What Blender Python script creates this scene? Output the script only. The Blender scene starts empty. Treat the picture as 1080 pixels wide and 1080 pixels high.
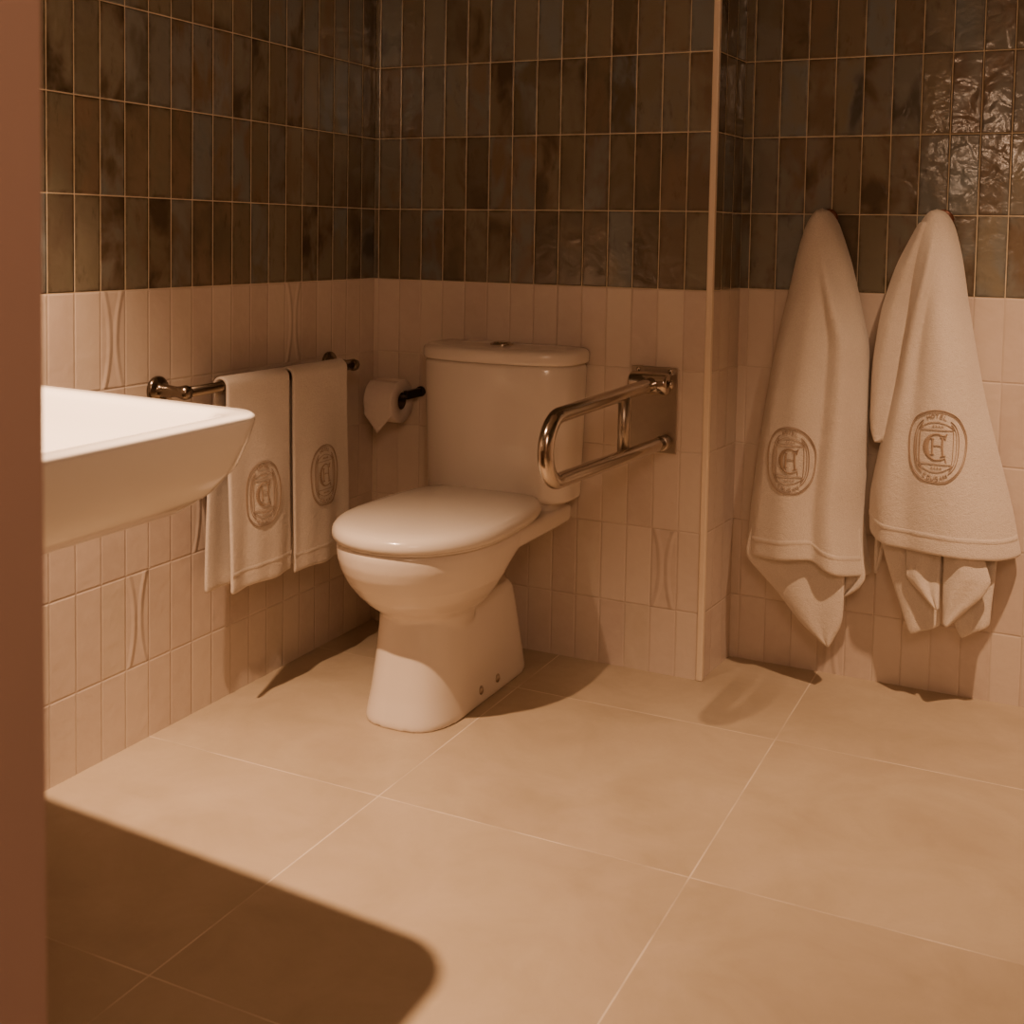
import bpy, bmesh, math, random
from mathutils import Vector, Matrix
random.seed(7)
PI = math.pi
S = bpy.context.scene
COL = S.collection

# ------------------------------------------------------------------ dimensions (metres)
T = 0.067            # tile module across
RD, RW = 0.1903, 0.1976   # row heights: dark glazed rows, white rows
ZB = 0.9559          # height of the white dado
W = 0.9518           # width of the toilet wall
D = 0.205            # depth of the recess on the right
E = 0.0164
XR, YF, ZC = 2.45, -2.30, 2.45

# ------------------------------------------------------------------ node helpers
def new_mat(name):
    m = bpy.data.materials.new(name); m.use_nodes = True
    nt = m.node_tree; nt.nodes.clear()
    out = nt.nodes.new('ShaderNodeOutputMaterial')
    b = nt.nodes.new('ShaderNodeBsdfPrincipled')
    nt.links.new(b.outputs[0], out.inputs[0])
    return m, nt, b

class G:
    """tiny expression builder on a node tree"""
    def __init__(s, nt): s.nt = nt
    def put(s, sock, v):
        if isinstance(v, bpy.types.NodeSocket): s.nt.links.new(v, sock)
        elif isinstance(v, (tuple, list)): sock.default_value = tuple(v) if len(v) == len(sock.default_value) else tuple(v) + (1,)
        else: sock.default_value = v
    def m(s, op, a, b=0.0, c=0.0, clamp=False):
        n = s.nt.nodes.new('ShaderNodeMath'); n.operation = op; n.use_clamp = clamp
        s.put(n.inputs[0], a); s.put(n.inputs[1], b); s.put(n.inputs[2], c)
        return n.outputs[0]
    def mapr(s, v, a, b, c=0.0, d=1.0, smooth=True):
        n = s.nt.nodes.new('ShaderNodeMapRange')
        n.interpolation_type = 'SMOOTHSTEP' if smooth else 'LINEAR'
        for i, x in enumerate((v, a, b, c, d)): s.put(n.inputs[i], x)
        return n.outputs[0]
    def mix(s, f, a, b, mode='MIX'):
        n = s.nt.nodes.new('ShaderNodeMix'); n.data_type = 'RGBA'; n.blend_type = mode
        s.put(n.inputs[0], f); s.put(n.inputs[6], a); s.put(n.inputs[7], b)
        return n.outputs[2]
    def mixf(s, f, a, b):
        n = s.nt.nodes.new('ShaderNodeMix'); n.data_type = 'FLOAT'
        s.put(n.inputs[0], f); s.put(n.inputs[2], a); s.put(n.inputs[3], b)
        return n.outputs[0]
    def xyz(s, x, y, z=0.0):
        n = s.nt.nodes.new('ShaderNodeCombineXYZ')
        s.put(n.inputs[0], x); s.put(n.inputs[1], y); s.put(n.inputs[2], z)
        return n.outputs[0]
    def noise(s, vec, scale, detail=2.0, rough=0.5, dist=0.0):
        n = s.nt.nodes.new('ShaderNodeTexNoise')
        s.put(n.inputs['Vector'], vec); n.inputs['Scale'].default_value = scale
        n.inputs['Detail'].default_value = detail; n.inputs['Roughness'].default_value = rough
        n.inputs['Distortion'].default_value = dist
        return n.outputs[0]
    def white(s, vec):
        n = s.nt.nodes.new('ShaderNodeTexWhiteNoise'); n.noise_dimensions = '3D'
        s.put(n.inputs[0], vec)
        return n.outputs
    def ramp(s, f, stops, mode='LINEAR'):
        n = s.nt.nodes.new('ShaderNodeValToRGB'); cr = n.color_ramp; cr.interpolation = mode
        while len(cr.elements) < len(stops): cr.elements.new(0.5)
        for e, (p, c) in zip(cr.elements, stops): e.position = p; e.color = tuple(c) + (1,)
        s.put(n.inputs[0], f); return n.outputs[0]
    def bump(s, h, strength, dist):
        n = s.nt.nodes.new('ShaderNodeBump'); n.inputs['Strength'].default_value = strength
        n.inputs['Distance'].default_value = dist; s.put(n.inputs['Height'], h)
        return n.outputs[0]
    def coord(s, which):
        n = s.nt.nodes.new('ShaderNodeTexCoord'); return n.outputs[which]
    def sep(s, v):
        n = s.nt.nodes.new('ShaderNodeSeparateXYZ'); s.put(n.inputs[0], v); return n.outputs

# ------------------------------------------------------------------ materials
def tile_material():
    m, nt, b = new_mat('zellige_tile'); g = G(nt)
    uv = g.sep(g.coord('UV')); u, v = uv[0], uv[1]        # metres along the wall, height above the dado line
    dark = g.m('GREATER_THAN', v, 0.0)
    rh = g.mixf(dark, RW, RD)
    un = g.m('DIVIDE', u, T); vn = g.m('DIVIDE', v, rh)
    iu, iv = g.m('FLOOR', un), g.m('FLOOR', vn)
    fu, fv = g.m('SUBTRACT', un, iu), g.m('SUBTRACT', vn, iv)
    ident = g.xyz(iu, iv, 3.3)
    w1 = g.white(ident); w2 = g.white(g.xyz(iu, iv, 9.1)); w3 = g.white(g.xyz(iv, iu, 17.7))
    r1, r2, r3 = w1[0], w2[0], w3[0]
    # distance to the joint, metres (edges wander a little)
    eu = g.m('MULTIPLY', g.m('MINIMUM', fu, g.m('SUBTRACT', 1.0, fu)), T)
    ev = g.m('MULTIPLY', g.m('MINIMUM', fv, g.m('SUBTRACT', 1.0, fv)), rh)
    edge = g.m('MINIMUM', eu, ev)
    wob = g.noise(g.xyz(u, v, 0), 35.0, 2.0)
    edge = g.m('ADD', edge, g.m('MULTIPLY', g.m('SUBTRACT', wob, 0.5), 0.0007))
    joint = g.mapr(edge, 0.0007, 0.0015, 1.0, 0.0)
    # per tile shifted coordinates for the glaze
    su = g.m('ADD', u, g.m('MULTIPLY', r1, 13.0)); sv = g.m('ADD', v, g.m('MULTIPLY', r2, 17.0))
    loc = g.xyz(su, sv, r3)
    n_big = g.noise(g.xyz(g.m('MULTIPLY', su, 1.6), sv, r3), 8.0, 3.0, 0.5, 0.4)
    n_mid = g.noise(loc, 26.0, 4.0, 0.6, 0.4)
    n_str = g.noise(g.xyz(g.m('MULTIPLY', su, 3.0), sv, r3), 14.0, 4.0, 0.65)
    # dark glaze: olive, slate blue, brown, near black
    base = g.ramp(r1, [(0.0, (0.170, 0.152, 0.108)), (0.25, (0.220, 0.200, 0.150)), (0.45, (0.180, 0.195, 0.190)),
                       (0.62, (0.200, 0.176, 0.120)), (0.8, (0.095, 0.077, 0.053)), (0.9, (0.155, 0.138, 0.104)), (1.0, (0.215, 0.232, 0.232))])
    tint = g.ramp(r2, [(0.0, (0.185, 0.222, 0.236)), (0.35, (0.20, 0.176, 0.128)), (0.7, (0.195, 0.145, 0.098)), (1.0, (0.125, 0.102, 0.074))])
    dk = g.mix(g.mapr(n_big, 0.35, 0.65), base, tint)
    dk = g.mix(g.mapr(n_str, 0.58, 0.8, 0.0, 0.5), dk, (0.03, 0.02, 0.009))
    rim = g.mapr(edge, 0.001, 0.012, 0.55, 0.0)
    dk = g.mix(g.m('MULTIPLY', rim, g.mapr(n_mid, 0.35, 0.7)), dk, (0.035, 0.024, 0.011))
    blot = g.m('MULTIPLY', g.mapr(n_big, 0.48, 0.68), g.mapr(r3, 0.6, 0.8))
    dk = g.mix(g.m('MULTIPLY', blot, 0.62), dk, (0.03, 0.021, 0.010))
    # white glaze
    wt = g.ramp(r2, [(0.0, (0.57, 0.47, 0.405)), (0.45, (0.63, 0.53, 0.46)), (0.8, (0.67, 0.575, 0.495)), (1.0, (0.60, 0.51, 0.425))])
    wt = g.mix(g.mapr(n_mid, 0.3, 0.75, 0.0, 0.35), wt, (0.71, 0.62, 0.54))
    glaze = g.mix(dark, wt, dk)
    grout = g.mix(dark, (0.44, 0.35, 0.28), (0.78, 0.66, 0.48))
    wstr = g.mapr(r3, 0.1, 0.9, 0.1, 0.55)
    jf = g.m('MULTIPLY', joint, g.mixf(dark, wstr, 0.88))
    col = g.mix(jf, glaze, grout)
    g.put(b.inputs['Base Color'], col)
    rough = g.mixf(dark, 0.2, 0.10)
    rough = g.m('ADD', rough, g.m('MULTIPLY', n_mid, 0.09))
    rough = g.mixf(joint, rough, 0.85)
    g.put(b.inputs['Roughness'], rough)
    # relief: pillowed edges, hand-made waviness, per-tile tilt, a few tiles with a pinched hour-glass ridge
    pil = g.m('MULTIPLY', g.mapr(edge, 0.0, 0.004), g.mixf(dark, 0.45, 1.0))
    wave = g.noise(loc, 22.0, 2.0, 0.45, 0.5); wave2 = g.noise(loc, 60.0, 2.0, 0.5)
    cu, cv = g.m('SUBTRACT', fu, 0.5), g.m('SUBTRACT', fv, 0.5)
    tilt = g.m('ADD', g.m('MULTIPLY', cu, g.m('SUBTRACT', r1, 0.5)), g.m('MULTIPLY', g.m('MULTIPLY', cv, 1.5), g.m('SUBTRACT', r2, 0.5)))
    arc = g.m('ADD', 0.13, g.m('MULTIPLY', g.m('MULTIPLY', cv, cv), 0.95))
    relief = 0.0                                   # the few pressed tiles, by column and row
    for a, b_ in ((85, -1), (86, -4), (89, -3), (94, -1), (198, -4), (403, -5)):
        hit = g.m('MULTIPLY', g.m('COMPARE', iu, float(a), 0.2), g.m('COMPARE', iv, float(b_), 0.2))
        relief = g.m('ADD', hit, relief)
    rd = g.m('ABSOLUTE', g.m('SUBTRACT', g.m('ABSOLUTE', cu), arc))
    ridge = g.m('MULTIPLY', g.mapr(rd, 0.0, 0.16, 1.0, 0.0), g.m('MINIMUM', relief, 1.0))
    ridge = g.m('MULTIPLY', ridge, g.m('SUBTRACT', 1.0, dark))
    h = g.m('ADD', g.m('MULTIPLY', pil, 0.9), g.m('MULTIPLY', wave, g.mixf(dark, 0.5, 0.95)))
    h = g.m('ADD', h, g.m('MULTIPLY', wave2, 0.16))
    h = g.m('ADD', h, g.m('MULTIPLY', tilt, 0.9)); h = g.m('ADD', h, g.m('MULTIPLY', ridge, 1.0))
    g.put(b.inputs['Normal'], g.bump(h, 1.0, 0.0022))
    b.inputs['Specular IOR Level'].default_value = 0.55
    return m

def floor_material():
    m, nt, b = new_mat('beige_porcelain_floor'); g = G(nt)
    o = g.sep(g.coord('Object')); x, y = o[0], o[1]
    un = g.m('DIVIDE', g.m('ADD', x, 0.045), 0.62); vn = g.m('DIVIDE', g.m('ADD', y, 1.49), 0.62)
    # the right column of slabs is laid offset slightly
    iu, iv = g.m('FLOOR', un), g.m('FLOOR', vn)
    fu, fv = g.m('SUBTRACT', un, iu), g.m('SUBTRACT', vn, iv)
    eu = g.m('MULTIPLY', g.m('MINIMUM', fu, g.m('SUBTRACT', 1.0, fu)), 0.62)
    ev = g.m('MULTIPLY', g.m('MINIMUM', fv, g.m('SUBTRACT', 1.0, fv)), 0.62)
    e = g.m('MINIMUM', eu, ev)
    joint = g.mapr(e, 0.0008, 0.0022, 1.0, 0.0)
    w = g.white(g.xyz(iu, iv, 1.0))[0]
    p = g.xyz(g.m('ADD', x, g.m('MULTIPLY', w, 7.0)), y, w)
    n1 = g.noise(p, 5.0, 6.0, 0.6, 0.5); n2 = g.noise(p, 38.0, 5.0, 0.6); n3 = g.noise(p, 150.0, 2.0)
    c = g.ramp(n1, [(0.3, (0.395, 0.315, 0.22)), (0.52, (0.455, 0.368, 0.262)), (0.72, (0.50, 0.41, 0.30))])
    c = g.mix(g.mapr(n2, 0.42, 0.75, 0.0, 0.35), c, (0.45, 0.36, 0.275))
    c = g.mix(g.mapr(n3, 0.68, 0.8, 0.0, 0.35), c, (0.36, 0.27, 0.20))
    c = g.mix(g.mapr(w, 0.0, 1.0, 0.0, 0.10), c, (0.40, 0.32, 0.25))
    jn = g.mapr(g.noise(g.xyz(x, y, 0), 6.0, 2.0), 0.35, 0.6, 0.15, 0.9)
    c = g.mix(g.m('MULTIPLY', joint, jn), c, (0.70, 0.60, 0.48))
    g.put(b.inputs['Base Color'], c)
    g.put(b.inputs['Roughness'], g.mapr(n2, 0.2, 0.8, 0.42, 0.6))
    h = g.m('ADD', g.m('MULTIPLY', n2, 0.5), g.m('MULTIPLY', g.m('SUBTRACT', 1.0, joint), 0.6))
    g.put(b.inputs['Normal'], g.bump(h, 0.35, 0.0012))
    return m

def plain(name, col, rough=0.5, metal=0.0, nscale=0.0, namt=0.0, bump=0.0, coat=0.0, sheen=0.0, var=0.06):
    m, nt, b = new_mat(name); g = G(nt)
    o = g.coord('Object')
    n = g.noise(o, nscale or 6.0, 3.0)
    dk = tuple(c * (1 - var) for c in col); lt = tuple(min(1, c * (1 + var)) for c in col)
    g.put(b.inputs['Base Color'], g.mix(n, dk, lt))
    b.inputs['Roughness'].default_value = rough; b.inputs['Metallic'].default_value = metal
    if coat: b.inputs['Coat Weight'].default_value = coat; b.inputs['Coat Roughness'].default_value = 0.06
    if sheen: b.inputs['Sheen Weight'].default_value = sheen; b.inputs['Sheen Roughness'].default_value = 0.5
    if bump: g.put(b.inputs['Normal'], g.bump(n, bump, namt))
    return m

def terry_material():
    m, nt, b = new_mat('white_terry_cotton'); g = G(nt)
    o = g.coord('Object')
    n1 = g.noise(o, 420.0, 2.0, 0.6); n2 = g.noise(o, 90.0, 3.0, 0.6); n3 = g.noise(o, 9.0, 2.0)
    c = g.mix(g.mapr(n1, 0.3, 0.7), (0.66, 0.59, 0.52), (0.76, 0.69, 0.61))
    c = g.mix(g.mapr(n3, 0.3, 0.7, 0.0, 0.3), c, (0.60, 0.52, 0.45))
    g.put(b.inputs['Base Color'], c)
    b.inputs['Roughness'].default_value = 0.95
    b.inputs['Sheen Weight'].default_value = 0.25
    b.inputs['Specular IOR Level'].default_value = 0.15
    h = g.m('ADD', n1, g.m('MULTIPLY', n2, 0.9))
    g.put(b.inputs['Normal'], g.bump(h, 0.7, 0.0022))
    return m

M = dict(
    tile=tile_material(), floor=floor_material(), terry=terry_material(),
    ceramic=plain('glazed_white_ceramic', (0.74, 0.67, 0.60), 0.14, nscale=3, coat=0.25, var=0.02),
    lid=plain('white_duroplast_seat', (0.72, 0.66, 0.59), 0.2, nscale=3, coat=0.2, var=0.02),
    sink=plain('white_sink_ceramic', (0.93, 0.91, 0.88), 0.12, nscale=3, coat=0.3, var=0.015),
    chrome=plain('polished_chrome', (0.52, 0.46, 0.40), 0.15, 1.0, nscale=20, var=0.03),
    brushed=plain('brushed_steel', (0.44, 0.38, 0.32), 0.34, 1.0, nscale=60, var=0.08),
    rail=plain('dark_chrome', (0.24, 0.20, 0.16), 0.22, 1.0, nscale=20, var=0.05),
    dark=plain('dark_bronze_metal', (0.028, 0.018, 0.012), 0.35, 0.6, nscale=30),
    knob=plain('reddish_brown_hook', (0.16, 0.055, 0.03), 0.35, 0.3, nscale=30),
    paper=plain('tissue_paper', (0.70, 0.61, 0.55), 0.95, nscale=120, namt=0.001, bump=0.3),
    card=plain('cardboard_core', (0.10, 0.06, 0.035), 0.9, nscale=50),
    gap=plain('shadow_gap_rubber', (0.10, 0.075, 0.055), 0.7, nscale=30),
    thread=plain('brown_embroidery_thread', (0.39, 0.285, 0.205), 0.8, nscale=300, namt=0.001, bump=0.4, var=0.2),
    trim=plain('cream_corner_trim', (0.80, 0.68, 0.54), 0.3, nscale=10),
    jamb=plain('brown_painted_jamb', (0.36, 0.25, 0.215), 0.55, nscale=5),
    ceil=plain('warm_white_ceiling', (0.55, 0.47, 0.39), 0.9, nscale=5),
    plaster=plain('warm_plaster_wall', (0.42, 0.33, 0.26), 0.85, nscale=4),
)

# ------------------------------------------------------------------ mesh helpers
def link(o): COL.objects.link(o); return o
def obj(name, verts, faces, mat, parent=None, smooth=True, uvs=None):
    me = bpy.data.meshes.new(name); me.from_pydata([tuple(v) for v in verts], [], faces); me.validate()
    bm = bmesh.new(); bm.from_mesh(me)
    if uvs is None: bmesh.ops.recalc_face_normals(bm, faces=bm.faces[:])
    if uvs:
        l = bm.loops.layers.uv.new('UVMap')
        for f in bm.faces:
            for lp in f.loops: lp[l].uv = uvs[lp.vert.index]
    bm.to_mesh(me); bm.free()
    if smooth: me.polygons.foreach_set('use_smooth', [True] * len(me.polygons))
    me.materials.append(mat)
    o = bpy.data.objects.new(name, me); link(o)
    if parent: o.parent = parent
    return o
def empty(name, loc, label, cat, group=None):
    o = bpy.data.objects.new(name, None); o.empty_display_size = 0.05; link(o)
    o.location = loc; tag(o, label, cat, group); return o
def tag(o, label, cat, group=None):
    o['label'] = label; o['category'] = cat
    if group: o['group'] = group
    return o
def structure(o): o['kind'] = 'structure'; return o

class MB:
    def __init__(s): s.v = []; s.f = []
    def add(s, v, f):
        k = len(s.v); s.v += [Vector(p) for p in v]; s.f += [tuple(i + k for i in q) for q in f]; return s
    def loft(s, rings, cap0=True, cap1=True, closed=True):
        n = len(rings[0]); v = [p for r in rings for p in r]; f = []
        for i in range(len(rings) - 1):
            for j in range(n if closed else n - 1):
                a, b_ = i * n + j, i * n + (j + 1) % n
                f.append((a, b_, b_ + n, a + n))
        if cap0: f.append(tuple(range(n - 1, -1, -1)))
        if cap1: f.append(tuple(range((len(rings) - 1) * n, len(rings) * n)))
        return s.add(v, f)
    def tube(s, path, r, n=16, caps=True):
        path = [Vector(p) for p in path]; rings = []; up = None
        for i, p in enumerate(path):
            t = (path[min(i + 1, len(path) - 1)] - path[max(i - 1, 0)]).normalized()
            if up is None:
                up = t.orthogonal().normalized()
            up = (up - t * up.dot(t)).normalized(); sd = t.cross(up)
            rr = r[i] if isinstance(r, (list, tuple)) else r
            rings.append([p + up * (rr * math.cos(a)) + sd * (rr * math.sin(a)) for a in (2 * PI * k / n for k in range(n))])
        return s.loft(rings, caps, caps)
    def lathe(s, origin, axis, prof, n=32):
        """prof: list of (distance along axis, radius)"""
        o, ax = Vector(origin), Vector(axis).normalized(); up = ax.orthogonal().normalized(); sd = ax.cross(up)
        rings = [[o + ax * d + up * (r * math.cos(a)) + sd * (r * math.sin(a)) for a in (2 * PI * k / n for k in range(n))] for d, r in prof]
        return s.loft(rings)
    def box(s, lo, hi, bev=0.0, seg=2):
        bm = bmesh.new(); bmesh.ops.create_cube(bm, size=1.0)
        for v in bm.verts:
            v.co = Vector([(lo[i] + hi[i]) / 2 + v.co[i] * (hi[i] - lo[i]) for i in range(3)])
        if bev: bmesh.ops.bevel(bm, geom=bm.edges[:], offset=bev, segments=seg, affect='EDGES', profile=0.5)
        bm.verts.index_update()
        s.add([v.co.copy() for v in bm.verts], [tuple(v.index for v in f.verts) for f in bm.faces]); bm.free(); return s
    def build(s, name, mat, parent=None, smooth=True): return obj(name, s.v, s.f, mat, parent, smooth)

def mods(o, *ms):
    for t, kw in ms:
        md = o.modifiers.new(t.title(), t)
        for k, x in kw.items(): setattr(md, k, x)
    return o
def sharp(o, ang=40):
    """shade flat-ish edges: mark by angle"""
    me = o.data; bm = bmesh.new(); bm.from_mesh(me)
    for e in bm.edges:
        if len(e.link_faces) == 2 and e.calc_face_angle(0) > math.radians(ang): e.smooth = False
    bm.to_mesh(me); bm.free(); return o
def lerp(a, b, t): return a + (b - a) * t
def interp(tab, x):
    """piecewise smooth table [(x, y), ...] ascending (Catmull-Rom)"""
    if x <= tab[0][0]: return tab[0][1]
    if x >= tab[-1][0]: return tab[-1][1]
    for i in range(len(tab) - 1):
        if tab[i][0] <= x <= tab[i + 1][0]:
            x0, y0 = tab[i]; x1, y1 = tab[i + 1]; h = x1 - x0; t = (x - x0) / h
            m0 = (y1 - tab[i - 1][1]) / (x1 - tab[i - 1][0]) if i > 0 else (y1 - y0) / h
            m1 = (tab[i + 2][1] - y0) / (tab[i + 2][0] - x0) if i + 2 < len(tab) else (y1 - y0) / h
            return ((2*t**3 - 3*t*t + 1) * y0 + (t**3 - 2*t*t + t) * h * m0 + (-2*t**3 + 3*t*t) * y1 + (t**3 - t*t) * h * m1)
def smoothstep(a, b, x):
    t = max(0, min(1, (x - a) / (b - a))); return t * t * (3 - 2 * t)

# ------------------------------------------------------------------ the room
def wall(name, a, b_, z0, z1, u0, mat=None, shift=0, thick=0.06, inward=None):
    """vertical slab; its face runs from a to b (plan points), uv u starts at u0 metres at a; thickness goes away from the room"""
    a, b_ = Vector((a[0], a[1], 0)), Vector((b_[0], b_[1], 0)); L = (b_ - a).length
    d = (b_ - a) / L; nrm = Vector((d.y, -d.x, 0))           # room side
    nx = max(2, int(L / 0.4)); v = []; f = []; uv = []
    back = -nrm * thick
    for off in (Vector((0, 0, 0)), back):
        for z in (z0, z1):
            for p in (a, b_):
                v.append(p + off + Vector((0, 0, z)))
                uv.append((u0 + (p - a).length + shift * 100 * T, z - ZB))
    f = [(0, 1, 3, 2), (5, 4, 6, 7), (2, 3, 7, 6), (4, 5, 1, 0), (0, 2, 6, 4), (1, 5, 7, 3)]
    return structure(obj(name, v, f, mat or M['tile'], smooth=False, uvs=uv))
wall('wall_left', (0, YF), (0, 0), 0, ZC, YF + 40 * T - 40 * T, shift=1)
wall('wall_back', (0, 0), (W, 0), 0, ZC, -W, shift=2)
wall('wall_return', (W, 0), (W + E, D), 0, ZC, 0.0, shift=3)
wall('wall_recess', (W + E, D), (XR, D), 0, ZC, W + E - 0.99, shift=4)
wall('wall_right', (XR, D), (XR, YF), 0, ZC, 0.0, shift=5)
# front wall with the doorway the camera looks through
DX0, DX1, DTH, DZ = 1.252, 2.20, 0.16, 2.1
def slab(name, lo, hi, mat, bev=0.0):
    return structure(MB().box(lo, hi, bev).build(name, mat, smooth=False))
slab('wall_front', (-0.06, YF - DTH, 0), (DX0 - 0.004, YF, ZC), M['plaster'])
slab('wall_entrance', (DX1 + 0.004, YF - DTH, 0), (XR + 0.06, YF, ZC), M['plaster'])
slab('wall_lintel', (DX0 - 0.004, YF - DTH, DZ + 0.004), (DX1 + 0.004, YF, ZC), M['plaster'])
slab('trim_2', (DX0 - 0.004, YF - DTH - 0.01, 0), (DX0, YF + 0.002, DZ), M['jamb'])
slab('trim_3', (DX1, YF - DTH - 0.01, 0), (DX1 + 0.004, YF + 0.002, DZ), M['jamb'])
slab('floor', (-0.06, -4.6, -0.05), (XR + 0.06, D + 0.06, 0), M['floor'])
slab('ceiling', (-0.06, -4.6, ZC), (XR + 0.06, D + 0.06, ZC + 0.05), M['ceil'])
# corridor behind the camera
slab('wall_corridor', (-0.06, -4.66, 0), (XR + 0.06, -4.6, ZC), M['plaster'])
slab('wall_corridor_left', (-0.12, -4.6, 0), (-0.06, YF - DTH, ZC), M['plaster'])
slab('wall_corridor_right', (XR + 0.06, -4.6, 0), (XR + 0.12, YF - DTH, ZC), M['plaster'])
# cream edge trim on the outer corner beside the toilet
structure(MB().box((W - 0.011, -0.004, 0.0), (W + 0.005, 0.012, ZC), 0.003).build('trim_1', M['trim'], smooth=False))

# ------------------------------------------------------------------ toilet
TX = 0.437
toilet = empty('toilet', (TX, 0, 0), 'white ceramic close-coupled toilet with closed lid standing against the tiled wall', 'toilet')
def egg(z, yc, af, ab, w, nf=2.1, nb=2.1, n=72):
    r = []
    for k in range(n):
        t = 2 * PI * k / n; c, s = math.cos(t), math.sin(t); e = nf if s < 0 else nb
        r.append((w * math.copysign(abs(c) ** (2 / e), c), yc + (af if s < 0 else ab) * math.copysign(abs(s) ** (2 / e), s), z))
    return r
mb = MB()
# bowl hull
lev = [(0.409, .262, .280, .184), (0.392, .264, .280, .187), (0.370, .262, .240, .185), (0.345, .253, .155, .179),
       (0.315, .235, .105, .168), (0.285, .208, .070, .151), (0.258, .176, .045, .131), (0.238, .146, .035, .110),
       (0.20, .125, .08, .098), (0.15, .12, .08, .09)]
mb.loft([egg(z, -.425, af, ab, w, 2.15, 2.5) for z, af, ab, w in lev])
# shelf behind the bowl that carries the cistern
def rrect(z, x0, x1, y0, y1, rad, n=8):
    r = []
    for cx, cy, a0 in ((x1 - rad, y1 - rad, 0), (x0 + rad, y1 - rad, PI/2), (x0 + rad, y0 + rad, PI), (x1 - rad, y0 + rad, 1.5*PI)):
        for k in range(n + 1):
            a = a0 + PI/2 * k / n; r.append((cx + rad * math.cos(a), cy + rad * math.sin(a), z))
    return r
mb.loft([rrect(z, -.184 + i, .184 - i, -.42, -.022 - i, .03) for z, i in ((.362, .012), (.372, .002), (.40, 0), (.409, .004))])
mb.loft([rrect(z, -.17 + i, .17 - i, -.15, -.025, .04) for z, i in ((.405, 0), (.424, .006))])
# pedestal
ped = [(0.0, -.600, -.112, .112), (.012, -.600, -.112, .112), (.06, -.588, -.122, .107), (.12, -.578, -.136, .1025), (.18, -.570, -.152, .099), (.225, -.566, -.166, .096), (.243, -.556, -.18, .088)]
def pedring(z, y0, y1, hw):
    yc = y0 + .17
    return egg(z, yc, yc - y0, y1 - yc, hw, 2.9, 9.0)
mb.loft([pedring(*p) for p in ped])
# trap behind the bowl
mb.loft([rrect(z, -h, h, y0, y1, .035) for z, h, y0, y1 in ((.20, .074, -.40, -.20), (.24, .066, -.42, -.222), (.275, .060, -.42, -.235), (.31, .060, -.42, -.228), (.34, .070, -.4, -.205), (.366, .095, -.40, -.15))])
bowl = mb.build('bowl', M['ceramic'], toilet)
mods(bowl, ('REMESH', dict(mode='VOXEL', voxel_size=0.0045, use_smooth_shade=True)), ('SMOOTH', dict(factor=0.5, iterations=7)))
# seat ring and lid
def seat_outline(z, inset, dy=0.0):
    yc = -.44; n = 96; r = []
    for k in range(n):
        t = 2 * PI * k / n; c, s = math.cos(t), math.sin(t)
        if s < 0: x = .196 * math.copysign(abs(c) ** (2/2.15), c); y = yc - .256 * abs(s) ** (2/2.15)
        else:
            x = .196 * math.copysign(abs(c) ** (2/4.4), c); y = yc + .322 * abs(s) ** (2/4.4)
            x *= 1 - .12 * max(0, (y - yc) / .32) ** 1.6
        l = math.hypot(x, y + .40); f = max(0.0, 1 - inset / max(l, 1e-6))
        r.append((x * f, -.40 + (y + .40) * f, z + dy))
    return r
MB().loft([seat_outline(z, i) for z, i in ((.4085, .012), (.4095, .008), (.4145, .008), (.4155, .012))]).build('seat_ring', M['lid'], toilet)
lid = MB().loft([seat_outline(z, i) for z, i in ((.4170, .012), (.4150, .005), (.417, .001), (.426, 0.0), (.435, .002), (.442, .008), (.447, .019), (.4505, .042), (.4525, .08), (.4535, .13), (.454, .18))])
lid.build('seat_lid', M['lid'], toilet)
# cistern: D shaped plan, bowed front
def dring(z, hw, yb, yf, inset=0.0, n=40, e=2.7):
    r = []; ys = -.075
    hw -= inset; yf += inset
    for k in range(n + 1):
        t = PI * k / n; c, s = math.cos(t), math.sin(t)
        r.append((hw * math.copysign(abs(c) ** (2/e), c), ys - (ys - yf) * abs(s) ** (2/e), z))
    for k in range(1, 4): r.append((-hw, lerp(ys, yb, k/4), z))
    r += [(-hw + .004, yb, z), (hw - .004, yb, z)]
    for k in range(3, 0, -1): r.append((hw, lerp(ys, yb, k/4), z))
    return r
cz = [(.423, .012), (.425, .005), (.429, .001), (.437, 0)]
tank = MB().loft([dring(z, .199, -.014, -.174, i) for z, i in cz] + [dring(.55, .203, -.014, -.178), dring(.66, .207, -.014, -.181), dring(.755, .209, -.014, -.183), dring(.764, .209, -.014, -.183, .004)])
tank.build('cistern', M['ceramic'], toilet)
tl = MB().loft([dring(z, .214, -.010, -.190, i) for z, i in ((.7655, .006), (.768, .001), (.774, 0), (.790, 0), (.797, .003), (.8015, .010), (.8035, .022), (.804, .05), (.804, .09))])
tl.build('cistern_lid', M['ceramic'], toilet)
bt = MB().lathe((0.0, -.085, .803), (0, 0, 1), [(0, .030), (.004, .030), (.006, .027), (.006, .0245), (.0045, .024), (.0045, .0235), (.008, .0225), (.0095, .018), (.0098, .001)])
bt.build('flush_button', M['chrome'], toilet)
for yy, zz in ((-.385, .034), (-.300, .034)):
    xs = .108
    MB().lathe((xs - .006, yy, zz), (1, 0, 0.12), [(0, .0115), (.006, .0115), (.009, .0095), (.012, .004), (.0122, .001)], 20).build('fixing_cap', M['brushed'], toilet)

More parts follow.
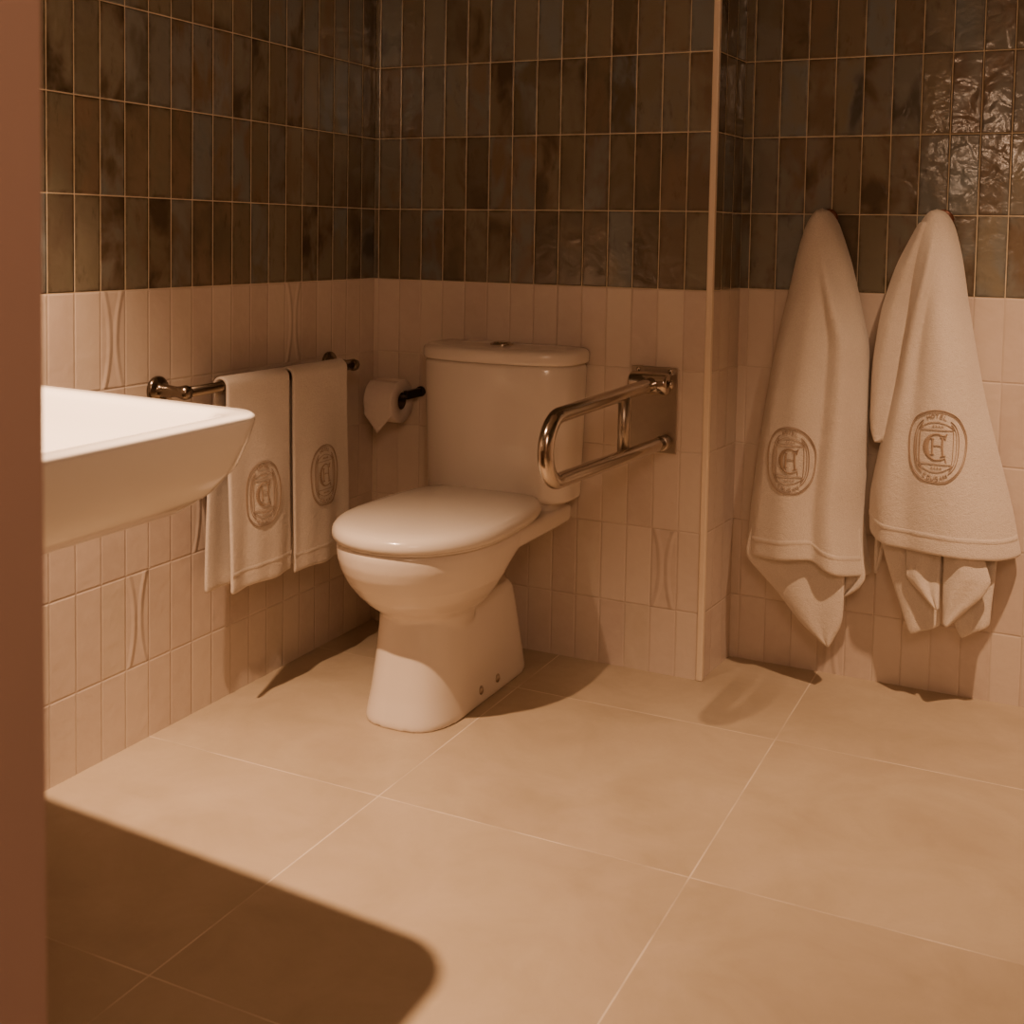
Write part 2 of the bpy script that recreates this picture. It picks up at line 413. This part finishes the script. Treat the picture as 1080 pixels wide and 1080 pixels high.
# ------------------------------------------------------------------ hinged grab bar
gx = 0.820
bar = empty('grab_bar', (gx, 0, 0.55), 'chrome hinged grab bar looped beside the toilet cistern on the tiled wall', 'grab bar')
def gl(p): return (p[0] - gx, p[1], p[2] - 0.55)
pl = MB().box(gl((.757, -.007, .553)), gl((.876, -.0005, .766)), .002); pl.build('wall_plate', M['brushed'], bar, smooth=False)
hg = MB().lathe(gl((.768, -.042, .729)), (1, 0, 0), [(0, .022), (.002, .0255), (.006, .0275), (.092, .0275), (.096, .0255), (.098, .022)])
hg.box(gl((.772, -.044, .708)), gl((.862, -.006, .752)), .004)
hg.build('hinge_barrel', M['chrome'], bar)
MB().lathe(gl((.862, -.044, .729)), (1, 0, 0), [(0, .006), (.008, .006), (.008, .011), (.014, .011), (.016, .008), (.0165, .001)], 16).build('hinge_bolt', M['chrome'], bar)
for z in (.757,):
    for x in (.775, .858): MB().lathe(gl((x, -.006, z)), (0, -1, 0), [(0, .006), (.002, .006), (.004, .003), (.0042, .0005)], 14).build('plate_screw', M['chrome'], bar)
# loop tube
Rl = .067; zt, zl = .722, .588; y_end = -.585
path = [(gx + .008, -.040, .729)]
def bx(y): return gx + .008 - .012 * (y + .04) / (y_end + .04)
for k in range(1, 9): path.append((bx(lerp(-.04, y_end, k/8)), lerp(-.04, y_end, k/8), lerp(.729, zt, k/8)))
for k in range(1, 18):
    a = PI/2 + PI * k / 18; path.append((bx(y_end), y_end + Rl * math.cos(a), (zt + zl)/2 + Rl * math.sin(a)))
for k in range(0, 9): path.append((lerp(bx(y_end), gx + .030, k/8), lerp(y_end, -.012, k/8), lerp(zl, .583, k/8)))
MB().tube([gl(p) for p in path], .0165, 20).build('loop_tube', M['chrome'], bar)
MB().tube([gl((bx(-.235) + .002, -.240, z)) for z in (.583, .65, .726)], .0138, 18).build('brace_tube', M['brushed'], bar)
MB().lathe(gl((gx + .030, -.009, .583)), (0, -1, 0), [(-.002, .016), (.03, .019), (.034, .0185), (.036, .0165)], 20).build('end_socket', M['brushed'], bar)

# ------------------------------------------------------------------ toilet paper
rc = Vector((0.055, -.075, .636))
roll = empty('toilet_paper_roll', rc, 'white toilet paper roll with folded end hanging beside the cistern', 'toilet paper')
RR = .058; LW = .086
MB().lathe((0, 0, 0), (1, 0, 0), [(.0015, .0225), (0, .024), (0, RR - .002), (.0015, RR), (LW - .0015, RR), (LW, RR - .002), (LW, .024), (LW - .0015, .0225), (LW*.5, .0222)], 48)
def roll_mesh():
    m = MB(); n = 56
    prof = [(.004, .0225), (0, .0245), (0, RR - .002), (.002, RR), (LW - .002, RR), (LW, RR - .002), (LW, .0245), (LW - .004, .0225)]
    rings = [[Vector((d, r * math.cos(2*PI*k/n), r * math.sin(2*PI*k/n))) for k in range(n)] for d, r in prof]
    m.loft(rings + [rings[0]], False, False); return m
roll_mesh().build('paper', M['paper'], roll)
# hanging sheet folded to a point
sh = MB(); rows = []; nx = 18
for i in range(15):
    row = []
    for j in range(nx + 1):
        s = j / nx
        tip = .048 * (1 - abs(2*s - 1)) + .033          # length below the axis
        t = i / 14
        if t < .45:
            a = lerp(PI * .62, PI, t / .45); row.append(Vector((s * LW, (RR + .0012) * math.cos(a), (RR + .0012) * math.sin(a))))
        else:
            q = (t - .45) / .55; row.append(Vector((s * LW, -(RR + .0012) + .003 * math.sin(q * 2.2), -tip * q)))
    rows.append(row)
sh.loft(rows, False, False, closed=False)
mods(sh.build('hanging_sheet', M['paper'], roll), ('SOLIDIFY', dict(thickness=.0008)))
MB().tube([(.003, 0, 0), (LW - .003, 0, 0)], .0222, 32, False).build('core', M['card'], roll)
hold = empty('toilet_paper_holder', (0.154, 0, .655), 'dark metal toilet paper holder fixed to the wall tiles, carrying the roll', 'toilet paper holder')
hp = MB().lathe((0, -.0005, 0), (0, -1, 0), [(0, .014), (.007, .014), (.009, .012), (.0095, .002)], 24)
hp.build('wall_rosette', M['dark'], hold)
MB().box((-.007, -.082, -.013), (.007, -.008, .010), .002).build('post', M['dark'], hold, smooth=False)
MB().tube([(.004, -.075, -.0055), (-.030, -.075, -.0055), (-.075, -.075, -.0055)], .0078, 14).build('roll_pin', M['dark'], hold)

# ------------------------------------------------------------------ embroidered emblem (stroke drawing mapped on the cloth)
FONT = {  # strokes in a 0..1 box
 'H': [[(0,0),(0,1)], [(1,0),(1,1)], [(0,.5),(1,.5)]],
 'O': [[(.5+.5*math.cos(t*PI/6), .5+.5*math.sin(t*PI/6)) for t in range(13)]],
 'T': [[(0,1),(1,1)], [(.5,0),(.5,1)]],
 'E': [[(1,0),(0,0),(0,1),(1,1)], [(0,.5),(.8,.5)]],
 'L': [[(0,1),(0,0),(1,0)]],
 'C': [[(.5+.5*math.cos(t), .5+.5*math.sin(t)) for t in [0.8+i*(2*PI-1.6)/10 for i in range(11)]]],
 'U': [[(0,1),(0,.3),(.25,0),(.75,0),(1,.3),(1,1)]],
 'S': [[(1,.85),(.7,1),(.25,1),(0,.75),(.3,.53),(.7,.47),(1,.25),(.75,0),(.3,0),(0,.15)]],
 'A': [[(0,0),(.5,1),(1,0)], [(.2,.4),(.8,.4)]],
 'N': [[(0,0),(0,1),(1,0),(1,1)]],
 '1': [[(.2,.8),(.5,1),(.5,0)]], '9': [[(1,.7),(.5,1),(0,.7),(.5,.45),(1,.7),(.9,.2),(.3,0)]],
 '0': [[(.5+.45*math.cos(t*PI/6), .5+.5*math.sin(t*PI/6)) for t in range(13)]], '2': [[(0,.8),(.5,1),(1,.75),(0,0),(1,0)]],
}
def super_ring(w, h, e=2.5, n=72, a0=0, a1=2*PI, wob=0.0):
    r = []
    for k in range(n + 1):
        t = lerp(a0, a1, k/n); c, s = math.cos(t), math.sin(t)
        q = 1 + wob * math.sin(5*t + 1) + wob * .6 * math.sin(9*t)
        r.append((w * q * math.copysign(abs(c) ** (2/e), c), h * q * math.copysign(abs(s) ** (2/e), s)))
    return r
def emblem_strokes():
    """list of (polyline, width) in units of half height = 1, half width = .80"""
    st = []
    st.append((super_ring(.80, 1.0, 2.35, wob=.008), .036))
    st.append((super_ring(.765, .955, 2.35, wob=.008), .022))
    for sgn in (0, 1):   # inner double ring, broken at top and bottom texts
        a = -1.05 + sgn * PI; st.append((super_ring(.60, .80, 2.7, 40, a, a + 2.1), .030)); st.append((super_ring(.54, .74, 2.9, 40, a + .1, a + 2.0), .020))
        a = -.72 + sgn * PI; st.append((super_ring(.455, .72, 4.0, 24, a, a + 1.44), .024))
    for sgn in (1, -1):  # the two lens shaped fields above and below the monogram
        st.append(([(-.42 + .84*k/12, sgn * .47) for k in range(13)], .026))
        st.append(([(-.47 + .94*k/20, sgn * (.49 + .20 * (1 - ((k-10)/10)**2))) for k in range(21)], .024))
        for k in range(4):
            x = -.12 + .08*k; st.append(([(x, sgn*.575 - .03), (x + .03, sgn*.575 + .03), (x + .055, sgn*.575 - .02)], .022))
    def word(wd, rx, ry, a_mid, da, size, flip):
        n = len(wd)
        for i, ch in enumerate(wd):
            if ch == ' ': continue
            a = a_mid + (i - (n-1)/2) * da * (1 if flip else -1)
            cx, cy = rx * math.cos(a), ry * math.sin(a)
            tx, ty = (-math.sin(a) * rx, math.cos(a) * ry); l = math.hypot(tx, ty); tx, ty = tx/l, ty/l
            if not flip: tx, ty = -tx, -ty
            nx_, ny_ = -ty, tx
            for pl_ in FONT[ch]:
                st.append(([(cx + tx*(px-.5)*size*.75 + nx_*(py-.5)*size, cy + ty*(px-.5)*size*.75 + ny_*(py-.5)*size) for px, py in pl_], .024))
    word('HOTEL', .68, .865, PI/2, .17, .105, False)
    word('COUSAN', .68, .865, -PI/2, .17, .105, True)
    # blackletter C around a slim H
    cpts = [(lerp(PI*.42, PI*1.56, k/20)) for k in range(21)]
    for k in range(20):
        t0, t1 = cpts[k], cpts[k+1]; wd = .055 + .15 * max(0, -math.cos((t0+t1)/2)) ** 2
        st.append(([(.02 + .30*math.cos(t0), .36*math.sin(t0)), (.02 + .30*math.cos(t1), .36*math.sin(t1))], wd))
    st += [([(.07,.355),(.17,.315),(.27,.33),(.285,.38)], .05), ([(.26,.37),(.245,.22)], .045), ([(.06,-.355),(.15,-.34),(.26,-.29),(.285,-.40)], .05),
           ([(-.10,.22),(-.10,-.22)], .075), ([(.17,.27),(.17,.0),(.20,-.24)], .075), ([(-.10,.03),(.05,.05),(.17,.03)], .03), ([(-.17,.24),(-.05,.21)], .04), ([(.10,.28),(.24,.25)], .04),
           ([(-.16,-.22),(-.04,-.2)], .04), ([(.13,-.25),(.27,-.22)], .04)]
    return st
EMB = emblem_strokes()
def emblem(surface, cx, cz, half_h, parent, lift=.0012, squeeze=1.0):
    """surface(a, b) -> (point, normal) in the towel's local frame, a across, b up, metres from the emblem centre"""
    m = MB()
    for pl_, wd in EMB:
        pts = [(p[0]*half_h*squeeze, p[1]*half_h) for p in pl_]; w = wd * half_h * .36
        dense = [pts[0]]
        for a, b_ in zip(pts, pts[1:]):
            n = max(1, int(math.hypot(b_[0]-a[0], b_[1]-a[1]) / .005))
            dense += [(lerp(a[0], b_[0], k/n), lerp(a[1], b_[1], k/n)) for k in range(1, n+1)]
        rows = []
        for i, p in enumerate(dense):
            q0, q1 = dense[max(0, i-1)], dense[min(len(dense)-1, i+1)]
            dx, dy = q1[0]-q0[0], q1[1]-q0[1]; l = math.hypot(dx, dy) or 1; nx_, ny_ = -dy/l, dx/l
            row = []
            for off, up in ((-w, .0), (-w*.5, lift), (w*.5, lift), (w, .0)):
                P_, N_ = surface(cx + p[0] + nx_*off, cz + p[1] + ny_*off); row.append(P_ + N_ * (up + .0006))
            rows.append(row)
        m.loft(rows, False, False, closed=False)
    return m.build('embroidered_emblem', M['thread'], parent)

# ------------------------------------------------------------------ towel rail on the left wall with two folded towels
RX, RZ = .078, .742
ry0, ry1 = -.860, -.205
rail = empty('towel_rail', (0, -.53, RZ), 'dark chrome towel rail on the left tiled wall above the floor', 'towel rail')
def rl(p): return (p[0], p[1] + .53, p[2] - RZ)
MB().tube([rl((RX, y, RZ)) for y in (ry0, -.6, -.4, ry1)], .0115, 18).build('bar', M['rail'], rail)
for y in (ry0 + .012, ry1 - .012):
    MB().lathe(rl((.0005, y, RZ)), (1, 0, 0), [(0, .030), (.006, .030), (.010, .027), (.013, .019), (.018, .014), (.055, .0115), (.066, .0135), (.078, .016), (.088, .013), (.0915, .006), (.092, .001)], 28).build('bracket', M['rail'], rail)

def rail_towel(y0, y1, zfront, zback, label, ph, skew):
    yc = (y0 + y1)/2; hw = (y1 - y0)/2
    root = empty('hand_towel', (RX, yc, RZ), label, 'towel', 'hand towels on the towel rail')
    r = .0142
    def front(a, b):      # a along the rail (+y), b height (world z - RZ)
        dn = -b
        wv = .0035 * math.sin(a*36 + ph) * smoothstep(.02, .3, dn) + .0015 * math.sin(a*80 + 2*ph + dn*6) * smoothstep(.05, .4, dn)
        flare = .012 * smoothstep(0, .45, dn)
        return Vector((r + flare + wv, a + skew * dn, b))
    L1, L2 = RZ - zfront, RZ - zback
    ny, rows = 28, []
    def back(a, b):
        dn = -b
        return Vector((-r - .016 * smoothstep(0, .2, dn) + .003*math.sin(a*60+ph+1), a*(1-.02) - .012 * smoothstep(.1, .45, dn), b))
    for i in range(31): # back layer from its hem up
        rows.append([back(lerp(-hw, hw, j/ny), -lerp(L2, 0, i/30)) for j in range(ny+1)])
    for k in range(1, 10):
        a = PI - PI * k / 10
        rows.append([Vector((r*math.cos(a), lerp(-hw, hw, j/ny), r*math.sin(a))) for j in range(ny+1)])
    for i in range(41):
        rows.append([front(lerp(-hw, hw, j/ny), -lerp(0, L1 + .002*math.sin(j*.4+ph), i/40)) for j in range(ny+1)])
    m = MB().loft(rows, False, False, closed=False)
    t = m.build('cloth', M['terry'], root)
    mods(t, ('SOLIDIFY', dict(thickness=.0085, offset=1.0)), ('SUBSURF', dict(levels=1, render_levels=1)))
    # woven band near the hem
    band = MB(); brow = []
    for dz, up in ((.034, .0070), (.038, .0089), (.046, .0089), (.050, .0070)):
        brow.append([front(lerp(-hw*.985, hw*.985, j/ny), -(L1 - dz)) + Vector((up, 0, 0)) for j in range(ny+1)])
    band.loft(brow, False, False, closed=False).build('woven_band', M['terry'], root)
    def surf(a, b):
        P_ = front(a, b); e = .002
        n = (front(a+e, b)-front(a-e, b)).cross(front(a, b+e)-front(a, b-e)).normalized()
        return P_ + n*.0088, n
    emblem(surf, 0.004, -.253, .073, root, squeeze=1.0)
    return root
rail_towel(-.738, -.516, .288, .282, 'white embroidered hand towel on the rail, nearer the sink', .4, .0)
rail_towel(-.502, -.276, .276, .272, 'white embroidered hand towel on the rail, nearer the toilet', 2.1, .0)

# ------------------------------------------------------------------ big towels hung on hooks in the recess
def hung_towel(name, label, hook, hlabel, yb, L, Rr, hem, folds, flaps, emb, depth_tab, zap):
    """L, Rr: silhouette tables (z, x) ascending in z; hem: (s, z) ; yb: wall-side plane of the cloth"""
    root = empty(name, (hook[0], D, hook[1]), label, 'towel', 'bath towels hung on hooks')
    off = Vector((hook[0], D, hook[1]))
    def dep(z): return interp(depth_tab, z)
    def front_w(x, z):
        xl, xr = interp(L, z), interp(Rr, z); s = max(0.0, min(1.0, (x - xl)/max(1e-4, xr - xl)))
        prof = max(0.0, 1 - abs(2*s - 1) ** 2.4) ** .55
        y = yb - dep(z) * prof
        for s0, ds, w, amp, z0 in folds:      # folds: centre s at hem, drift towards the apex, width, amplitude
            c = lerp(.5, s0, smoothstep(zap, zap - .35, z)) + ds * (z - .6)
            y -= amp * math.exp(-((s - c)/w)**2) * smoothstep(zap - .02, z0, z) * min(1, prof*1.4)
        return Vector((x, y, z))
    m = MB(); ns, nt = 44, 56; rows = []
    for i in range(nt + 1):
        t = i/nt; t = t ** .85; row = []
        for j in range(ns + 1):
            s = .5 - .5*math.cos(PI*j/ns)
            zb_ = interp(hem, s); z = lerp(zap, zb_, t)
            xl, xr = interp(L, z), interp(Rr, z)
            row.append(front_w(lerp(xl, xr, s), z) - off)
        for j in range(ns - 1, 0, -1):
            s = .5 - .5*math.cos(PI*j/ns)
            zb_ = interp(hem, s) + .02; z = lerp(zap, zb_, t)
            xl, xr = interp(L, z), interp(Rr, z)
            row.append(Vector((lerp(xl, xr, s), yb + .008 * math.sin(PI*s) * smoothstep(1.05, .8, z), z)) - off)
        rows.append(row)
    m.loft(rows, True, False)
    for poly, ytop, ybot, bulge in flaps:
        # each flap: left and right polylines (z descending) -> sheet, y lerped top to bottom
        lf, rt = poly; n = 16; fr = []
        for i in range(n + 1):
            t = i/n
            a = poly_at(lf, t); b_ = poly_at(rt, t); row = []
            for j in range(13):
                u = j/12; x, z = lerp(a[0], b_[0], u), lerp(a[1], b_[1], u)
                row.append(Vector((x, lerp(ytop, ybot, t) - bulge*math.sin(PI*u) + .004*math.sin(u*9 + t*4), z)) - off)
            fr.append(row)
        m.loft(fr, False, False, closed=False)
    o = m.build('cloth', M['terry'], root)
    mods(o, ('SOLIDIFY', dict(thickness=.006, offset=0.0)), ('SUBSURF', dict(levels=1, render_levels=1)))
    def surf(a, b):
        P_ = front_w(a, b) - off; e = .003
        n = (front_w(a+e, b)-front_w(a-e, b)).cross(front_w(a, b+e)-front_w(a, b-e)).normalized()
        return P_ + n*.0035, n
    emblem(surf, emb[0], emb[1], emb[2], root, squeeze=emb[3])
    band = MB(); rows = []
    for dz, up in ((.034, -.0025), (.038, .0004), (.047, .0004), (.051, -.0025)):
        row = []
        for j in range(2, ns - 1):
            q = .5 - .5*math.cos(PI*j/ns); z = interp(hem, q) + dz
            P_, N_ = surf(lerp(interp(L, z), interp(Rr, z), q), z); row.append(P_ + N_*up)
        rows.append(row)
    band.loft(rows, False, False, closed=False).build('woven_band', M['terry'], root)
    h = empty('robe_hook', (hook[0] + .006, D, hook[1] + .008), hlabel, 'hook', 'robe hooks')
    MB().lathe((.0, -.0005, .0), (0, -1, 0), [(0, .024), (.006, .024), (.009, .021), (.0095, .009)], 28).build('rosette', M['knob'], h)
    MB().lathe((.0, -.009, .0), (0, -1, 0), [(0, .010), (.004, .0095), (.007, .014), (.0095, .0135), (.0105, .001)], 20).build('peg', M['knob'], h)
    return root
def poly_at(pl_, t):
    ls = [math.hypot(b_[0]-a[0], b_[1]-a[1]) for a, b_ in zip(pl_, pl_[1:])]; tot = sum(ls); d = t*tot
    for (a, b_), l in zip(zip(pl_, pl_[1:]), ls):
        if d <= l + 1e-9: return (lerp(a[0], b_[0], d/max(l,1e-9)), lerp(a[1], b_[1], d/max(l,1e-9)))
        d -= l
    return pl_[-1]
hung_towel('bath_towel', 'white embroidered bath towel on the left hook of the recess, by the corner trim', (1.178, 1.128), 'reddish brown hook holding the left bath towel, mostly covered', .180,
    [(.27, 1.012), (.294, 1.016), (.451, 1.028), (.62, 1.047), (.786, 1.070), (.974, 1.106), (1.08, 1.128), (1.135, 1.146), (1.158, 1.163)],
    [(.27, 1.320), (.285, 1.318), (.36, 1.304), (.435, 1.296), (.528, 1.299), (.664, 1.301), (.829, 1.294), (.885, 1.282), (1.019, 1.249), (1.11, 1.218), (1.138, 1.206), (1.158, 1.188)],
    [(0, .300), (.33, .312), (.6, .318), (.72, .300), (1, .276)],
    [(.80, .0, .10, .020, .9), (.40, .05, .13, .012, .8), (.12, 0, .08, .006, .7), (.62, 0, .06, -.012, .75)],
    [(([(1.05, .42), (1.024, .300), (1.108, .226), (1.169, .16), (1.241, .112)], [(1.27, .42), (1.272, .30), (1.274, .22), (1.272, .17), (1.243, .112)]), .105, .080, .012),
     (([(1.262, .40), (1.262, .277), (1.266, .228)], [(1.290, .42), (1.306, .33), (1.317, .277), (1.301, .25), (1.268, .226)]), .14, .12, .004)],
    (1.140, .554, .079, .90),
    [(.25, .135), (.45, .122), (.65, .108), (.85, .092), (1.0, .076), (1.1, .062), (1.15, .045), (1.165, .035)], 1.158)
hung_towel('bath_towel', 'white embroidered bath towel on the right hook of the recess, spread wider, corners folded', (1.445, 1.128), 'reddish brown hook holding the right bath towel, mostly covered', .180,
    [(.35, 1.318), (.377, 1.316), (.47, 1.314), (.556, 1.326), (.673, 1.347), (.773, 1.365), (.873, 1.378), (1.006, 1.388), (1.09, 1.396), (1.138, 1.410), (1.158, 1.426)],
    [(.35, 1.656), (.37, 1.650), (.479, 1.626), (.717, 1.561), (.92, 1.519), (1.042, 1.498), (1.11, 1.481), (1.138, 1.470), (1.158, 1.454)],
    [(0, .388), (.15, .375), (.5, .373), (1, .366)],
    [(.10, .05, .09, .016, 1.0), (.62, 0, .2, .010, .8), (.88, 0, .08, .006, .7), (.30, .0, .08, -.008, .8)],
    [(([(1.405, 1.13), (1.355, 1.028), (1.324, .922), (1.309, .791), (1.309, .662), (1.311, .626), (1.322, .606)], [(1.43, 1.13), (1.42, 1.03), (1.40, .90), (1.39, .78), (1.37, .66), (1.36, .60), (1.322, .606)]), .150, .150, .022),
     (([(1.345, .46), (1.351, .358), (1.367, .31), (1.422, .163)], [(1.50, .46), (1.492, .34), (1.49, .27), (1.489, .194)]), .125, .105, .010),
     (([(1.49, .46), (1.495, .33), (1.505, .23), (1.535, .171)], [(1.61, .46), (1.603, .321), (1.598, .26), (1.595, .209)]), .130, .110, .008),
     (([(1.409, .40), (1.411, .305), (1.484, .242)], [(1.488, .40), (1.488, .33), (1.487, .242)]), .095, .070, .008),
     (([(1.494, .40), (1.493, .31), (1.500, .212)], [(1.57, .40), (1.598, .319), (1.583, .288), (1.509, .210)]), .085, .065, .020),
     (([(1.330, .46), (1.331, .359), (1.333, .285)], [(1.36, .46), (1.352, .355), (1.336, .285)]), .155, .15, .004)],
    (1.470, .619, .082, .93),
    [(.35, .130), (.5, .122), (.65, .112), (.85, .095), (1.0, .078), (1.1, .062), (1.15, .045), (1.165, .035)], 1.158)


# ------------------------------------------------------------------ wash basin on the left wall
SZ = .818
sink = empty('washbasin', (0, -1.75, SZ), 'large white ceramic washbasin projecting from the left wall, brightly lit on top', 'sink')
YS0, YS1 = -2.14, -1.315   # near and far sides
def sink_ring(z, reach, inset, rad=.062, n=12, bow=.045):
    """outline: flush with the wall at x=0, far side bows out a little towards the front corner"""
    y0, y1 = YS0 + inset, YS1 - inset; pts = []
    def far(x): return y1 - bow * (x / .66) ** 1.2
    pts.append((.002, y0, z)); pts.append((reach*.3, y0, z)); pts.append((reach*.6, y0, z))
    for k in range(n + 1):
        a = -PI/2 + PI/2*k/n; pts.append((reach - rad + rad*math.cos(a), y0 + rad + rad*math.sin(a), z))
    for k in range(1, 6): pts.append((reach + .004*math.sin(PI*k/6), lerp(y0 + rad, far(reach) - rad, k/6), z))
    fy = far(reach - rad)
    for k in range(n + 1):
        a = PI/2*k/n; pts.append((reach - rad + rad*math.cos(a), fy - rad + rad*math.sin(a), z))
    for k in range(1, 8):
        x = lerp(reach - rad, .002, k/8); pts.append((x, far(x), z))
    pts.append((.002, far(.002), z))
    return [Vector((x, y + 1.75, zz - SZ)) for x, y, zz in pts]
def basin_ring(z, i):
    r = []; cx, cy, hx, hy = .345, -1.735, .235 - i, .335 - i
    n = len(sink_ring(SZ, .66, 0))
    return cx, cy, hx, hy
out = [(.594, .16, .19), (.597, .24, .15), (.606, .33, .11), (.622, .425, .074), (.642, .505, .050), (.668, .575, .030), (.70, .625, .017), (.74, .662, .008), (.78, .681, .003), (.808, .690, 0), (.815, .690, .001), (SZ, .686, .004)]
sb = MB(); rings = [sink_ring(z, rch, ins) for z, rch, ins in out]
n = len(rings[0]); top = rings[-1]
# the bowl: shrink the top outline to an inner rounded basin
cxy = Vector((.36, .015, 0))
def inner(fx, fy, z):
    r = []
    for p in top:
        q = p - cxy; r.append(Vector((cxy.x + q.x*fx + (.02 if p.x < .1 else 0), cxy.y + q.y*fy, z)))
    return r
rings += [inner(.93, .95, .0005), inner(.88, .91, -.002), inner(.85, .89, -.010), inner(.80, .85, -.035), inner(.70, .76, -.075), inner(.5, .55, -.105), inner(.2, .2, -.115)]
sb.loft(rings)
sb.build('basin', M['sink'], sink)
MB().lathe((.36, .015, -.1155), (0, 0, 1), [(0, .032), (.004, .032), (.006, .026), (.0035, .022), (.003, .002)], 24).build('drain', M['chrome'], sink)

# ------------------------------------------------------------------ lights
def spot(name, loc, aim, energy, col, size, blend, rad):
    l = bpy.data.lights.new(name, 'SPOT'); l.energy = energy; l.color = col; l.spot_size = math.radians(size); l.spot_blend = blend; l.shadow_soft_size = rad
    o = bpy.data.objects.new(name, l); link(o); o.location = loc
    o.rotation_euler = (Vector(aim) - Vector(loc)).to_track_quat('-Z', 'Y').to_euler(); return o
WARM = (1.0, 0.60, 0.35)
spot('basin_downlight', (.33, -1.53, 1.90), (.54, -1.32, 0), 245, WARM, 77, 1.0, .018)
spot('recess_downlight', (1.95, -.80, 2.36), (1.93, -.12, .3), 180, WARM, 62, 1.0, .03)
def point(name, loc, e, rad):
    l = bpy.data.lights.new(name, 'POINT'); l.energy = e; l.color = (1.0, .62, .38); l.shadow_soft_size = rad
    o = bpy.data.objects.new(name, l); link(o); o.location = loc
point('corridor_lamp', (1.15, -3.75, 1.62), 12, .10)
point('corridor_fill_light', (2.10, -3.1, 2.0), 34, .32)  # added soft fill from behind the camera, not an actual ceiling fitting
wd = bpy.data.worlds.new('World'); S.world = wd; wd.use_nodes = True
bg = wd.node_tree.nodes['Background']; bg.inputs[0].default_value = (1, .62, .4, 1); bg.inputs[1].default_value = .02

# ------------------------------------------------------------------ camera
F, CX, CY = 1245.03, 540.0, 322.05
yaw, pit, rol = -.4496, -.0603, .0177
f = Vector((math.sin(yaw)*math.cos(pit), math.cos(yaw)*math.cos(pit), math.sin(pit)))
rt = Vector((math.cos(yaw), -math.sin(yaw), 0)); up = rt.cross(f)
c_, s_ = math.cos(rol), math.sin(rol)
rt, up = rt*c_ + up*s_, -rt*s_ + up*c_
cam = bpy.data.cameras.new('camera'); co = bpy.data.objects.new('camera', cam); link(co)
mat = Matrix((rt, up, -f)).transposed().to_4x4(); mat.translation = Vector((1.7523, -2.7565, 1.0842)); co.matrix_world = mat
cam.sensor_fit = 'HORIZONTAL'; cam.sensor_width = 36; cam.lens = F/1080*36
cam.shift_y = (CY - 540)/1080; cam.clip_start = .02
cam.dof.use_dof = True; cam.dof.focus_distance = 2.7; cam.dof.aperture_fstop = 9.0
S.camera = co
S.view_settings.view_transform = 'AgX'; S.view_settings.look = 'None'; S.view_settings.exposure = 0.33
